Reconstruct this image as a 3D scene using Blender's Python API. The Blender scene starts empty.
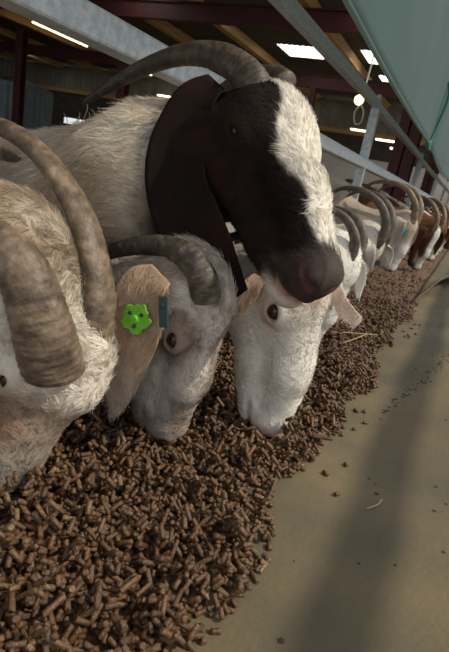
import bpy, math, random
import numpy as np
from mathutils import Vector, Matrix

random.seed(7)
RNG = np.random.default_rng(11)
SC = bpy.context.scene
COL = SC.collection

# ------------------------------------------------------------------ camera, sky, sun, exposure
cam_d = bpy.data.cameras.new('camera')
cam = bpy.data.objects.new('camera', cam_d)
COL.objects.link(cam)
SC.camera = cam
CAM = np.array([0.0, 0.0, 0.68])
_F = Vector((-0.3714, 0.8812, -0.2924)).normalized()
_X = Vector((0.8829, 0.4332, 0.1825))
_X = (_X - _F * _X.dot(_F)).normalized()
_Y = _X.cross(-_F) * -1.0
_Y = (-_F).cross(_X)
m = Matrix((_X, _Y, -_F)).transposed().to_4x4()
m.translation = Vector(CAM)
cam.matrix_world = m
cam_d.sensor_fit = 'VERTICAL'
cam_d.sensor_height = 24.0
cam_d.lens = 24.0 * 500.0 / 652.0
cam_d.clip_start = 0.01
cam_d.clip_end = 200
cam_d.dof.use_dof = True
cam_d.dof.focus_distance = 0.66
cam_d.dof.aperture_fstop = 11.0

world = bpy.data.worlds.new('sky')
SC.world = world
world.use_nodes = True
bg = world.node_tree.nodes['Background']
bg.inputs[0].default_value = (0.93, 0.96, 1.0, 1)
bg.inputs[1].default_value = .75

sun_d = bpy.data.lights.new('sun', 'SUN')
sun = bpy.data.objects.new('sun', sun_d)
COL.objects.link(sun)
sun_d.energy = 2.6
sun_d.angle = math.radians(1.3)
sun_d.color = (1.0, 0.90, 0.74)
SUN_FROM = Vector((0.80, 0.10, 0.95)).normalized()
sun.rotation_euler = SUN_FROM.to_track_quat('Z', 'Y').to_euler()

SC.view_settings.view_transform = 'Standard'
SC.view_settings.look = 'None'
SC.view_settings.gamma = 1.0
SC.view_settings.exposure = 0.18
SC.view_settings.use_curve_mapping = False
SC.cycles.use_denoising = True
SC.cycles.max_bounces = 6
try:
    SC.cycles_curves.shape = 'RIBBONS'
except Exception:
    pass

# ------------------------------------------------------------------ numpy helpers
A = lambda *v: np.array(v, float)
def unit(v):
    v = np.asarray(v, float)
    return v / np.maximum(np.linalg.norm(v, axis=-1, keepdims=True), 1e-9)

def _hash(i, j, k, s):
    h = (i * 374761393 + j * 668265263 + k * 2147483647 + s * 974634777) & 0xffffffff
    h = ((h ^ (h >> 13)) * 1274126177) & 0xffffffff
    return ((h ^ (h >> 16)) & 0xffff) / 65535.0

def noise(p, scale, seed=0):
    q = np.asarray(p) * scale + 100.0
    i = np.floor(q).astype(np.int64)
    f = q - i
    f = f * f * (3 - 2 * f)
    r = 0
    for dx in (0, 1):
        for dy in (0, 1):
            for dz in (0, 1):
                w = (f[:, 0] if dx else 1 - f[:, 0]) * (f[:, 1] if dy else 1 - f[:, 1]) * (f[:, 2] if dz else 1 - f[:, 2])
                r = r + w * _hash(i[:, 0] + dx, i[:, 1] + dy, i[:, 2] + dz, seed)
    return r
def fbm(p, scale, seed=0, o=3):
    return sum(noise(p, scale * 2 ** k, seed + k) * 0.5 ** k for k in range(o)) / sum(0.5 ** k for k in range(o))
def sstep(a, b, x):
    t = np.clip((x - a) / (b - a), 0, 1)
    return t * t * (3 - 2 * t)
def mix(a, b, t):
    t = np.asarray(t)[:, None]
    return np.asarray(a) * (1 - t) + np.asarray(b) * t
def spline(pts, n):
    pts = np.array(pts, float)
    P = np.vstack([2 * pts[0] - pts[1], pts, 2 * pts[-1] - pts[-2]])
    out = []
    k = len(pts) - 1
    for t in np.linspace(0, k, n):
        i = min(int(t), k - 1)
        u = t - i
        p0, p1, p2, p3 = P[i], P[i + 1], P[i + 2], P[i + 3]
        out.append(0.5 * (2 * p1 + (p2 - p0) * u + (2 * p0 - 5 * p1 + 4 * p2 - p3) * u * u + (3 * p1 - p0 - 3 * p2 + p3) * u ** 3))
    return np.array(out)

# ------------------------------------------------------------------ mesh helpers
def np_mesh(name, V, Fq, mat, col=None, parent=None, smooth=True, mats=None, fmat=None):
    """V (n,3); Fq list of arrays of faces (tri or quad index arrays)"""
    me = bpy.data.meshes.new(name)
    groups = [np.asarray(f, np.int64) for f in Fq if len(f)]
    nl = sum(f.size for f in groups)
    nf = sum(len(f) for f in groups)
    me.vertices.add(len(V)); me.loops.add(nl); me.polygons.add(nf)
    me.vertices.foreach_set('co', np.asarray(V, np.float32).ravel())
    me.loops.foreach_set('vertex_index', np.concatenate([f.ravel() for f in groups]).astype(np.int32))
    sizes = np.concatenate([np.full(len(f), f.shape[1]) for f in groups])
    me.polygons.foreach_set('loop_start', (np.cumsum(sizes) - sizes).astype(np.int32))
    me.polygons.foreach_set('use_smooth', np.full(nf, smooth))
    if col is not None:
        a = me.attributes.new('Col', 'FLOAT_COLOR', 'POINT')
        c = np.ones((len(V), 4), np.float32); c[:, :3] = np.clip(col, 0, 1)
        a.data.foreach_set('color', c.ravel())
    for mm in (mats or [mat]):
        me.materials.append(mm)
    if fmat is not None:
        me.polygons.foreach_set('material_index', np.asarray(fmat, np.int32))
    me.update(calc_edges=True); me.validate()
    o = bpy.data.objects.new(name, me)
    COL.objects.link(o)
    if parent: o.parent = parent
    return o

class MB:
    def __init__(s): s.v = []; s.q = []; s.t = []; s.n = 0
    def add(s, V, F):
        for f in F:
            (s.q if len(f) == 4 else s.t).append([i + s.n for i in f])
        s.v.append(np.asarray(V, float)); s.n += len(V)
    def box(s, lo, hi, M=None):
        lo = np.array(lo, float); hi = np.array(hi, float)
        V = np.array([[(lo, hi)[i][0], (lo, hi)[j][1], (lo, hi)[k][2]] for i in (0, 1) for j in (0, 1) for k in (0, 1)])
        if M is not None: V = V @ np.array(M.to_3x3()).T + np.array(M.translation)
        s.add(V, [(0, 1, 3, 2), (4, 6, 7, 5), (0, 4, 5, 1), (2, 3, 7, 6), (0, 2, 6, 4), (1, 5, 7, 3)])
    def tube(s, path, rad, n=10, ell=None, up=None, cap=True, phase=None):
        P = np.array(path, float); k = len(P)
        R = np.full(k, rad) if np.isscalar(rad) else np.array(rad, float)
        T = unit(np.gradient(P, axis=0))
        u = np.array(up, float) if up is not None else (A(0, 0, 1) if abs(T[0][2]) < .9 else A(1, 0, 0))
        V = []
        for i in range(k):
            a = u - T[i] * u.dot(T[i]); a = unit(a); u = a
            b = np.cross(T[i], a)
            e = 1.0 if ell is None else ell
            for j in range(n):
                th = 2 * math.pi * j / n
                V.append(P[i] + (a * math.cos(th) * e + b * math.sin(th)) * R[i])
        F = []
        for i in range(k - 1):
            for j in range(n):
                F.append((i * n + j, i * n + (j + 1) % n, (i + 1) * n + (j + 1) % n, (i + 1) * n + j))
        if cap:
            V.append(P[0]); V.append(P[-1]); c0 = k * n; c1 = c0 + 1
            for j in range(n):
                F.append((c0, (j + 1) % n, j)); F.append((c1, (k - 1) * n + j, (k - 1) * n + (j + 1) % n))
        s.add(V, F)
    def build(s, name, mat, parent=None, smooth=False, col=None):
        return np_mesh(name, np.vstack(s.v), [np.array(s.q).reshape(-1, 4), np.array(s.t).reshape(-1, 3)], mat, col, parent, smooth)

def bevel(o, w, seg=2):
    b = o.modifiers.new('bevel', 'BEVEL'); b.width = w; b.segments = seg; b.limit_method = 'ANGLE'
    return o
def tag(o, label=None, cat=None, group=None, kind=None):
    for k, v in (('label', label), ('category', cat), ('group', group), ('kind', kind)):
        if v: o[k] = v
    return o
def empty(name, loc, label, cat, group=None, kind=None):
    o = bpy.data.objects.new(name, None); COL.objects.link(o); o.location = loc
    o.empty_display_size = 0.05
    bpy.context.view_layer.update()
    return tag(o, label, cat, group, kind)
def adopt(child, parent):
    child.parent = parent
    child.matrix_parent_inverse = Matrix.Translation(-Vector(parent.location))
    return child

# ------------------------------------------------------------------ materials
def mat(name, col=(.5, .5, .5), rough=.6, metal=0.0, spec=.5, attr=False, var=0.0, vscale=8.0, bump=0.0, bscale=30.0,
        detail=4.0, stretch=(1, 1, 1), col2=None, emit=None, estr=0.0, sheen=0.0, lo=.35, hi=.65, trans=0.0):
    M = bpy.data.materials.new(name); M.use_nodes = True
    nt = M.node_tree; N = nt.nodes; L = nt.links
    p = N['Principled BSDF']
    p.inputs['Roughness'].default_value = rough
    p.inputs['Metallic'].default_value = metal
    p.inputs['Specular IOR Level'].default_value = spec
    p.inputs['Base Color'].default_value = (*col, 1)
    if sheen: p.inputs['Sheen Weight'].default_value = sheen
    tc = N.new('ShaderNodeTexCoord'); mp = N.new('ShaderNodeMapping')
    mp.inputs['Scale'].default_value = stretch
    L.new(tc.outputs['Object'], mp.inputs['Vector'])
    src = None
    if attr:
        at = N.new('ShaderNodeAttribute'); at.attribute_name = 'Col'; src = at.outputs['Color']
    if col2 is not None or var:
        n = N.new('ShaderNodeTexNoise'); n.inputs['Scale'].default_value = vscale; n.inputs['Detail'].default_value = detail
        L.new(mp.outputs[0], n.inputs['Vector'])
        r = N.new('ShaderNodeMapRange'); r.inputs[1].default_value = lo; r.inputs[2].default_value = hi
        L.new(n.outputs[0], r.inputs[0])
        mx = N.new('ShaderNodeMix'); mx.data_type = 'RGBA'
        L.new(r.outputs[0], mx.inputs[0])
        if col2 is not None:
            mx.inputs[6].default_value = (*col, 1); mx.inputs[7].default_value = (*col2, 1)
            if attr: L.new(src, mx.inputs[6])
        else:
            mx.blend_type = 'MULTIPLY'
            r.inputs[3].default_value = 0; r.inputs[4].default_value = 1
            mx.inputs[6].default_value = (*col, 1)
            if attr: L.new(src, mx.inputs[6])
            mx.inputs[7].default_value = (1 - var, 1 - var, 1 - var, 1)
        src = mx.outputs[2]
    if src is not None: L.new(src, p.inputs['Base Color'])
    if bump:
        n = N.new('ShaderNodeTexNoise'); n.inputs['Scale'].default_value = bscale; n.inputs['Detail'].default_value = 5
        L.new(mp.outputs[0], n.inputs['Vector'])
        b = N.new('ShaderNodeBump'); b.inputs['Strength'].default_value = bump; b.inputs['Distance'].default_value = .004
        L.new(n.outputs[0], b.inputs['Height']); L.new(b.outputs[0], p.inputs['Normal'])
    if emit:
        p.inputs['Emission Color'].default_value = (*emit, 1); p.inputs['Emission Strength'].default_value = estr
    if trans: p.inputs['Transmission Weight'].default_value = trans
    return M

M_skin = mat('goat_hide', attr=True, rough=.8, spec=.15, var=.12, vscale=160, bump=.25, bscale=420)
M_fur = mat('goat_fur', attr=True, rough=.62, spec=.22)
M_horn = mat('goat_horn', attr=True, rough=.48, spec=.4, var=.35, vscale=90, bump=.35, bscale=220)
M_eye = mat('goat_eye', attr=True, rough=.15, spec=.4)
M_pellet = mat('feed_pellet_meal', attr=True, rough=.40, spec=.5, var=.6, vscale=450, bump=.42, bscale=750)
M_bed = mat('pellet_bed', (.075, .042, .022), rough=.8, col2=(.17, .10, .055), vscale=110, bump=.9, bscale=160)
M_galv = mat('galvanised_steel', (.44, .48, .51), rough=.45, metal=.25, col2=(.62, .66, .68), vscale=70, detail=6, bump=.08, bscale=200)
M_red = mat('red_oxide_steel', (.085, .014, .015), rough=.6, var=.3, vscale=6)
M_tag_green = mat('green_plastic', (.16, .52, .03), rough=.45, var=.3, vscale=200)
M_tag_dark = mat('dark_teal_plastic', (.02, .055, .06), rough=.4, var=.3, vscale=200)

# ------------------------------------------------------------------ signed distance modelling
def sd_cone(p, a, b, r1, r2):
    a = np.asarray(a, float); b = np.asarray(b, float)
    pa = p - a; ba = b - a
    h = np.clip(pa @ ba / ba.dot(ba), 0, 1)
    return np.linalg.norm(pa - h[:, None] * ba, axis=1) - (r1 + (r2 - r1) * h)
def sd_ell(p, c, r):
    q = p - np.asarray(c, float); r = np.asarray(r, float)
    k0 = np.linalg.norm(q / r, axis=1); k1 = np.linalg.norm(q / (r * r), axis=1)
    return np.where(k1 > 1e-9, k0 * (k0 - 1) / np.maximum(k1, 1e-9), -r.min())
def smin(a, b, k):
    h = np.maximum(k - np.abs(a - b), 0) / k
    return np.minimum(a, b) - h * h * k * .25
def smax(a, b, k): return -smin(-a, -b, k)

def head_sdf(q, ex=.245):
    """q: head-local points in units of head length; x poll to muzzle, y sideways, z dorsal"""
    y = np.abs(q[:, 1])
    p = np.stack([q[:, 0], y, q[:, 2]], 1)
    d = sd_ell(p, (.15, 0, -.195), (.215, .160, .195))
    d = smin(d, sd_cone(p, (.22, 0, -.155), (.60, 0, -.135), .145, .112), .06)
    d = smin(d, sd_cone(p, (.55, 0, -.130), (.87, 0, -.185), .106, .092), .05)
    d = smin(d, sd_cone(p, (.25, .05, -.375), (.83, .015, -.325), .130, .090), .07)
    d = smin(d, sd_ell(p, (.27, .075, -.29), (.18, .095, .19)), .06)
    d = smin(d, sd_ell(p, (.21, .115, -.135), (.12, .065, .075)), .05)
    d = smin(d, sd_ell(p, (.915, .0, -.215), (.10, .112, .12)), .04)
    d = smin(d, sd_ell(p, (.895, .0, -.345), (.09, .085, .065)), .03)
    d = smin(d, sd_ell(p, (.955, .052, -.165), (.055, .040, .05)), .025)
    # lips and mouth slit
    d = smin(d, sd_cone(p, (.985, .0, -.265), (.80, .090, -.285), .030, .024), .02)
    d = smax(d, -sd_cone(p, (1.04, .0, -.298), (.74, .135, -.315), .009, .008), .012)
    # nostril
    d = smax(d, -sd_cone(p, (1.025, .045, -.195), (.955, .112, -.140), .023, .014), .008)
    # philtrum
    d = smax(d, -sd_cone(p, (1.035, .0, -.17), (1.02, .0, -.25), .010, .008), .012)
    # eye socket rim and opening
    e = A(ex, .183 - (ex - .245) * .19, -.175)
    d = smin(d, sd_ell(p, e, (.075, .038, .060)), .03)
    d = smax(d, -sd_ell(p, e + A(0, .034, 0), (.060, .048, .040)), .010)
    # tear furrow
    d = smax(d, -sd_cone(p, (.30, .185, -.185), (.42, .165, -.21), .008, .005), .02)
    return d

def surfnet(f, lo, hi, h, skip=None, B=20):
    """naive surface nets over blocks; returns verts and quads"""
    lo = np.array(lo, float); hi = np.array(hi, float)
    nb = np.maximum(1, np.ceil((hi - lo) / (h * B)).astype(int))
    bi = np.stack(np.meshgrid(*[np.arange(n) for n in nb], indexing='ij'), -1).reshape(-1, 3)
    cen = lo + (bi + .5) * B * h
    hd = B * h * .87
    d = f(cen)
    keep = np.abs(d) < hd * 1.5 + .01
    if skip is not None:
        keep &= ~np.all((cen - B * h / 2 > skip[0]) & (cen + B * h / 2 < skip[1]), axis=1)
    S = B * nb + 2
    gV, gI, gQ = [], [], []
    ar = np.arange(B + 1)
    off = np.stack(np.meshgrid(ar, ar, ar, indexing='ij'), -1).reshape(-1, 3)
    def gid(c): return (c[:, 0].astype(np.int64) + 1) * (S[1] + 2) * (S[2] + 2) + (c[:, 1] + 1) * (S[2] + 2) + (c[:, 2] + 1)
    corners = [(i, j, k) for i in (0, 1) for j in (0, 1) for k in (0, 1)]
    edges = [(a, b) for a in range(8) for b in range(a + 1, 8) if sum(abs(corners[a][t] - corners[b][t]) for t in range(3)) == 1]
    for b in bi[keep]:
        base = b * B
        D = f(lo + (base + off) * h).reshape(B + 1, B + 1, B + 1)
        s = D < 0
        if s.all() or not s.any(): continue
        cs = np.stack([s[i:B + i, j:B + j, k:B + k] for i, j, k in corners], -1)
        act = cs.any(-1) & ~cs.all(-1)
        ci = np.argwhere(act)
        cv = np.stack([D[ci[:, 0] + i, ci[:, 1] + j, ci[:, 2] + k] for i, j, k in corners], -1)
        acc = np.zeros((len(ci), 3)); cnt = np.zeros(len(ci))
        for a, bb in edges:
            va, vb = cv[:, a], cv[:, bb]
            x = (va < 0) != (vb < 0)
            t = np.where(x, va / np.where(x, va - vb, 1), 0)
            pa = np.array(corners[a], float); pb = np.array(corners[bb], float)
            acc += np.where(x[:, None], pa + t[:, None] * (pb - pa), 0); cnt += x
        gV.append(lo + (base + ci + acc / cnt[:, None]) * h)
        gI.append(gid(base + ci))
        for ax in range(3):
            sl = [slice(0, B)] * 3; s2 = list(sl); s2[ax] = slice(1, B + 1)
            s0 = s[tuple(sl)]; s1 = s[tuple(s2)]
            e = np.argwhere(s0 != s1)
            if not len(e): continue
            fl = s0[e[:, 0], e[:, 1], e[:, 2]]
            u = np.zeros(3, int); u[(ax + 1) % 3] = 1
            v = np.zeros(3, int); v[(ax + 2) % 3] = 1
            g = base + e
            q = np.stack([gid(g - u - v), gid(g - v), gid(g), gid(g - u)], 1)
            q[~fl] = q[~fl][:, ::-1]
            gQ.append(q)
    V = np.vstack(gV); I = np.concatenate(gI); Q = np.vstack(gQ)
    o = np.argsort(I); Is = I[o]; V = V[o]
    ix = np.searchsorted(Is, Q); ix = np.minimum(ix, len(Is) - 1)
    ok = (Is[ix] == Q).all(1)
    return V, ix[ok]

# ------------------------------------------------------------------ goat builder
def horn_obj(parent, path, r0, tipk=.25, ell=.7, up=(0, 1, 0), rings=26, c0=(.10, .075, .055), c1=(.035, .028, .024), c2=(.26, .20, .15), hi=1.0, n=22, seg=110, amp=.035):
    P = spline(path, seg)
    t = np.linspace(0, 1, seg)
    taper = (1 - (1 - tipk) * t ** 1.15)
    end = np.sqrt(np.clip(1 - ((t - .93) / .07).clip(0, 1) ** 2, 0.02, 1))
    sl = np.linalg.norm(np.gradient(P, axis=0), axis=1).cumsum()
    ph = 2 * math.pi * rings * (t ** .85 + .018 * noise(np.stack([t * 9, t * 0, t * 0], 1), 1, int(r0 * 9999)))
    ring = (np.abs(np.sin(ph / 2)) ** 1.5 - .5) * amp * (1 - t) ** .5 * 2
    wob = noise(np.stack([t * 40, t * 0, t * 0], 1), 1, 5) - .5
    R = r0 * taper * end * (1 + ring + .03 * wob)
    b = MB(); b.tube(P, R, n=n, ell=ell, up=up)
    V = b.v[0]
    tt = np.concatenate([np.repeat(t, n), [0, 1]]); rr = np.concatenate([np.repeat(ring / amp, n), [0, 0]])
    ang = np.concatenate([np.tile(np.arange(n), seg), [0, 0]])
    f1 = fbm(V, 60, 3); f2 = fbm(V, 170, 9)
    col = mix(c0, c1, sstep(.35, 1, tt + .25 * (f1 - .5)))
    col = mix(col, c2, np.clip(((f2 - .44) * 2.4 + (f1 - .5) * 1.8) * (1 - tt * .6) * hi + .14 * rr * (1 - tt), 0, 1))
    col = mix(col, np.array(c1) * .8, np.clip((.42 - f1) * 4 * hi, 0, .7))
    return b.build('horn', M_horn, parent, smooth=True, col=col)

def ear_sheet(spine, widthdir, widths, cup=.25, thick=.0035, nu=34, nv=16, ruffle=0.0):
    """leaf-shaped ear with two faces; returns verts, quads, face side flag"""
    S = spline(spine, nu)
    T = unit(np.gradient(S, axis=0))
    tw = np.linspace(0, 1, nu)
    W = np.interp(tw, np.linspace(0, 1, len(widths)), widths)
    wd = np.array(widthdir, float)
    if wd.ndim == 1: wd = np.repeat(wd[None], nu, 0)
    else: wd = np.stack([np.interp(tw, np.linspace(0, 1, len(wd)), wd[:, k]) for k in range(3)], 1)
    wd = unit(wd - T * (wd * T).sum(1, keepdims=True))
    N = np.cross(T, wd)
    v = np.linspace(-1, 1, nv)
    grid = S[:, None] + wd[:, None] * (W[:, None, None] * v[None, :, None]) + N[:, None] * (cup * W[:, None, None] * (v[None, :, None] ** 2 - .4))
    grid = grid + N[:, None] * (ruffle * np.sin(tw * 17)[:, None, None] * np.abs(v)[None, :, None] ** 2)
    th = thick * np.sqrt(np.clip(1 - (v[None, :] ** 2), 0.02, 1)) * np.ones((nu, 1))
    top = grid + N[:, None] * th[..., None]; bot = grid - N[:, None] * th[..., None]
    V = np.vstack([top.reshape(-1, 3), bot.reshape(-1, 3)])
    k = nu * nv; Q = []
    for i in range(nu - 1):
        for j in range(nv - 1):
            a = i * nv + j
            Q.append((a, a + 1, a + nv + 1, a + nv)); Q.append((k + a, k + a + nv, k + a + nv + 1, k + a + 1))
    for i in range(nu - 1):
        for j in (0, nv - 1):
            a = i * nv + j
            Q.append((a, a + nv, k + a + nv, k + a) if j == 0 else (a + nv, a, k + a, k + a + nv))
    for j in range(nv - 1):
        a = (nu - 1) * nv + j; c = j
        Q.append((a, a + 1, k + a + 1, k + a)); Q.append((c + 1, c, k + c, k + c + 1))
    return V, np.array(Q)[:, ::-1], top, bot

class Goat:
    def __init__(s, label, P, M, n, L, body, colour, group='goats feeding at the trough', fine=.0024, coarse=.008, horns=(), ears=(), strands=0,
                 hornkw=None, fur_len=.010, neck_r=(.075, .085, .11), neck_len=.03, flen=None, tags=None, eyes=(-1, 1), fur_w=.00030, neckpts=None, irregular=.10, legs=True, nbz=-.27, ex=.245):
        s.P = np.array(P, float); s.L = L; s.ex = ex
        ax = unit(np.array(M, float)); nn = np.array(n, float); nn = unit(nn - ax * nn.dot(ax)); lat = np.cross(nn, ax)
        s.R = np.stack([ax, lat, nn])          # rows: local axes in world
        # body chain: withers, rump in world
        Wt, Rp = [np.array(b, float) for b in body]
        nb = s.w(.12, 0, nbz)
        if neckpts is None:
            mid = nb * .5 + Wt * .5 + A(0, 0, -.02)
            neckpts = [mid]
        neck = [nb] + [np.array(q, float) for q in neckpts] + [Wt]
        s.neckpts = neck
        rr = np.interp(np.linspace(0, 1, len(neck)), np.linspace(0, 1, len(neck_r)), neck_r)
        s.rr = rr
        hd = unit(Rp - Wt); side = unit(np.cross(hd, A(0, 0, 1)))
        s.Wt, s.Rp, s.hd, s.side = Wt, Rp, hd, side
        def f(p):
            q = (p - s.P) @ s.R.T / L
            dh = head_sdf(q, ex) * L
            d = sd_cone(p, neck[0], neck[1], rr[0], rr[1])
            for i in range(1, len(neck) - 1):
                d = smin(d, sd_cone(p, neck[i], neck[i + 1], rr[i], rr[i + 1]), .05)
            # deep lower neck
            c = Wt + A(0, 0, -.13) - hd * .03
            d = smin(d, sd_cone(p, neck[1] + A(0, 0, -.03), c, rr[1] * .85, .12), .06)
            b = Wt + A(0, 0, -.06); e = Rp + A(0, 0, -.06)
            d = smin(d, sd_cone(p, b, e, .125, .135), .08)
            d = smin(d, sd_cone(p, b + A(0, 0, -.11) + hd * .05, e + A(0, 0, -.08) - hd * .1, .13, .145), .08)
            if legs:
                for w, r0 in ((Wt + hd * .05, .055), (Rp - hd * .0, .075)):
                    for sd in (-1, 1):
                        hip = w + side * sd * .085 + A(0, 0, -.2)
                        hock = A(hip[0], hip[1], .30) + (hd * .05 if r0 > .06 else 0)
                        foot = A(hip[0], hip[1], .035)
                        d = smin(d, sd_cone(p, hip, hock, r0, .026), .03)
                        d = smin(d, sd_cone(p, hock, foot + (hd * .02 if r0 > .06 else 0), .025, .02), .02)
                d = smin(d, sd_cone(p, Rp + A(0, 0, .05) + hd * .10, Rp + A(0, 0, -.03) + hd * .19, .03, .014), .03)
            d = smin(d, dh, .035)
            return d + (noise(p, 22, 4) - .5) * .006
        s.f = f
        cor = np.array([s.w(x, y, z) for x in (-.12, 1.12) for y in (-.32, .32) for z in (-.5, .12)])
        hlo, hhi = cor.min(0), cor.max(0)
        V, Q = surfnet(f, hlo, hhi, fine)
        allp = np.vstack([cor, [Wt, Rp]])
        lo = allp.min(0) - .25; hi = allp.max(0) + .25; lo[2] = 0.0
        V2, Q2 = surfnet(f, lo, hi, coarse, skip=None)
        # drop coarse quads inside the finely meshed head box
        c2 = V2[Q2].mean(1)
        ins = np.all((c2 > hlo + coarse * 1.2) & (c2 < hhi - coarse * 1.2), axis=1)
        Q2 = Q2[~ins]
        used = np.unique(Q2); remap = np.zeros(len(V2), int); remap[used] = np.arange(len(used)); V2 = V2[used]; Q2 = remap[Q2]
        Vs, Qs = [V, V2], [Q, Q2 + len(V)]
        n0 = len(V) + len(V2)
        s.isear = [np.zeros(n0)]
        for e in ears:
            ve, qe, top, bot = ear_sheet(**e)
            Vs.append(ve); Qs.append(qe + n0); n0 += len(ve)
            s.isear.append(np.ones(len(ve)))
        V = np.vstack(Vs); Q = np.vstack(Qs); ear = np.concatenate(s.isear)
        base_colour = colour
        def nostril_tone(lc, p, e):
            c = base_colour(lc, p, e)
            d = sd_cone(np.stack([lc[:, 0], np.abs(lc[:, 1]), lc[:, 2]], 1), (1.025, .045, -.195), (.955, .112, -.140), .020, .012)
            return mix(c, (.09, .045, .04), sstep(.012, -.002, d) * (e < .5))
        s.colour = colour = nostril_tone
        lc = (V - s.P) @ s.R.T / L
        col = colour(lc, V, ear)
        s.body = np_mesh('goat', V, [Q], M_skin, col)
        tag(s.body, label, 'goat', group)
        # eyes
        for sd in eyes:
            s.eye(sd)
        hk = dict(hornkw or {})
        for hp in horns:
            kw = dict(hk); kw.update({k: v for k, v in hp.items() if k != 'path'})
            horn_obj(s.body, hp['path'], **kw)
        if strands:
            s.grow(V, Q, ear, strands, fur_len, flen, fur_w, irregular)

    def w(s, x, y, z): return s.P + s.L * (np.array([x, y, z]) @ s.R)

    def eye(s, sd):
        c = s.w(s.ex, (.178 - (s.ex - .245) * .19) * sd, -.175); r = .047 * s.L
        th = np.linspace(0, math.pi, 13); ph = np.linspace(0, 2 * math.pi, 25)[:-1]
        lat = s.R[1] * sd; ax = s.R[0]; nn = s.R[2]
        V = []; col = []
        for t in th:
            for p in ph:
                d = A(math.cos(t), math.sin(t) * math.cos(p), math.sin(t) * math.sin(p))
                V.append(c + r * (d[0] * lat + d[1] * ax + d[2] * nn))
                rad = math.sin(t) if d[0] > 0 else 1
                pup = abs(d[1]) < .42 and abs(d[2]) < .13
                col.append((.004, .004, .005) if pup else ((.075, .040, .018) if rad < .62 else (.015, .010, .008)))
        k = len(ph); Q = [(i * k + j, i * k + (j + 1) % k, (i + 1) * k + (j + 1) % k, (i + 1) * k + j) for i in range(12) for j in range(k)]
        np_mesh('eye', np.array(V), [np.array(Q)], M_eye, np.array(col), s.body)

    def grow(s, V, Q, ear, count, flen0, flen, fw, irr):
        tri = np.vstack([Q[:, [0, 1, 2]], Q[:, [0, 2, 3]]])
        a, b, c = V[tri[:, 0]], V[tri[:, 1]], V[tri[:, 2]]
        nr = np.cross(b - a, c - a); ar = np.linalg.norm(nr, axis=1) * .5
        cen = (a + b + c) / 3
        dist = np.linalg.norm(cen - CAM, axis=1)
        w = ar / np.maximum(dist, .3) ** 1.0
        w = w * np.where(cen[:, 0] > -1.0, 1.0, .25) * np.where(cen[:, 2] < .22, .1, 1)
        w = w / w.sum()
        idx = RNG.choice(len(tri), count, p=w)
        u = RNG.random(count); v = RNG.random(count); m_ = u + v > 1; u[m_] = 1 - u[m_]; v[m_] = 1 - v[m_]
        p = a[idx] + (b[idx] - a[idx]) * u[:, None] + (c[idx] - a[idx]) * v[:, None]
        n = unit(nr[idx])
        # smooth normals from the distance field where it is body
        er = ear[tri[idx, 0]] > .5
        h = .003
        g = np.stack([s.f(p + A(h, 0, 0)) - s.f(p - A(h, 0, 0)), s.f(p + A(0, h, 0)) - s.f(p - A(0, h, 0)), s.f(p + A(0, 0, h)) - s.f(p - A(0, 0, h))], 1)
        n = np.where(er[:, None], n, unit(g))
        lc = (p - s.P) @ s.R.T / s.L
        # flow: up the face away from the muzzle, then back along neck and down
        back = unit(s.Wt - s.neckpts[0])
        hw = sstep(-.15, .35, lc[:, 0])[:, None]
        flow = -s.R[0] * hw * .7 - s.R[2] * .45 * hw + (1 - hw) * (back * .8 + A(0, 0, -.55))
        flow = np.where(er[:, None], A(0, 0, -1.0)[None], flow)
        muz = sstep(.55, 1.0, lc[:, 0])[:, None]
        cl = np.stack([fbm(p, 26, 31, 2), fbm(p, 26, 41, 2), fbm(p, 26, 51, 2)], 1) - .5
        clump = np.stack([noise(p, 120, 61), noise(p, 120, 71), noise(p, 120, 81)], 1) - .5
        flow = flow + cl * 1.5 + clump * .9
        flow = unit(flow - n * (flow * n).sum(1, keepdims=True))
        ln = flen0 * (.55 + .9 * RNG.random(count))
        if flen is not None: ln = ln * flen(lc, p, er)
        nose = sstep(.86, .98, lc[:, 0]) * (~er)
        ln = ln * (1 - .8 * nose)
        ed = np.linalg.norm((lc - A(s.ex, 0, -.175))[:, [0, 2]], axis=1)
        ln = np.where((ed < .080) & (np.abs(lc[:, 1]) > .12) & ~er, ln * .25, ln)
        keep = ~((ed < .056) & (np.abs(lc[:, 1]) > .12) & ~er)
        rnd = RNG.normal(size=(count, 3)) * irr
        d0 = unit(flow * .85 + n * .38 + rnd)
        bend = flow * .55 - n * .22 + RNG.normal(size=(count, 3)) * irr * 1.2 + clump * .5
        K = 4; t = np.linspace(0, 1, K)
        pts = p[:, None] - n[:, None] * .0006 + ln[:, None, None] * (t[None, :, None] * d0[:, None] * .8 + (t ** 2)[None, :, None] * bend[:, None] * .45)
        pts = pts[keep]
        col = s.colour(lc, p, er.astype(float))[keep]
        col = col * (.70 + .55 * RNG.random(len(col)))[:, None] * (.82 + .36 * noise(p[keep], 170, 91))[:, None]
        cnt = len(pts)
        hc = bpy.data.hair_curves.new('fur')
        hc.add_curves([K] * cnt)
        hc.attributes['position'].data.foreach_set('vector', pts.astype(np.float32).ravel())
        ra = hc.attributes.get('radius') or hc.attributes.new('radius', 'FLOAT', 'POINT')
        rv = np.tile(np.array([1, .9, .6, .12]) * fw, cnt)
        ra.data.foreach_set('value', rv.astype(np.float32))
        ca = hc.attributes.new('Col', 'FLOAT_COLOR', 'POINT')
        cc = np.ones((cnt, K, 4), np.float32); cc[:, :, :3] = np.clip(col, 0, 1)[:, None]
        ca.data.foreach_set('color', cc.ravel())
        hc.materials.append(M_fur)
        o = bpy.data.objects.new('fur', hc); COL.objects.link(o); o.parent = s.body
        s.fur = o

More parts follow.
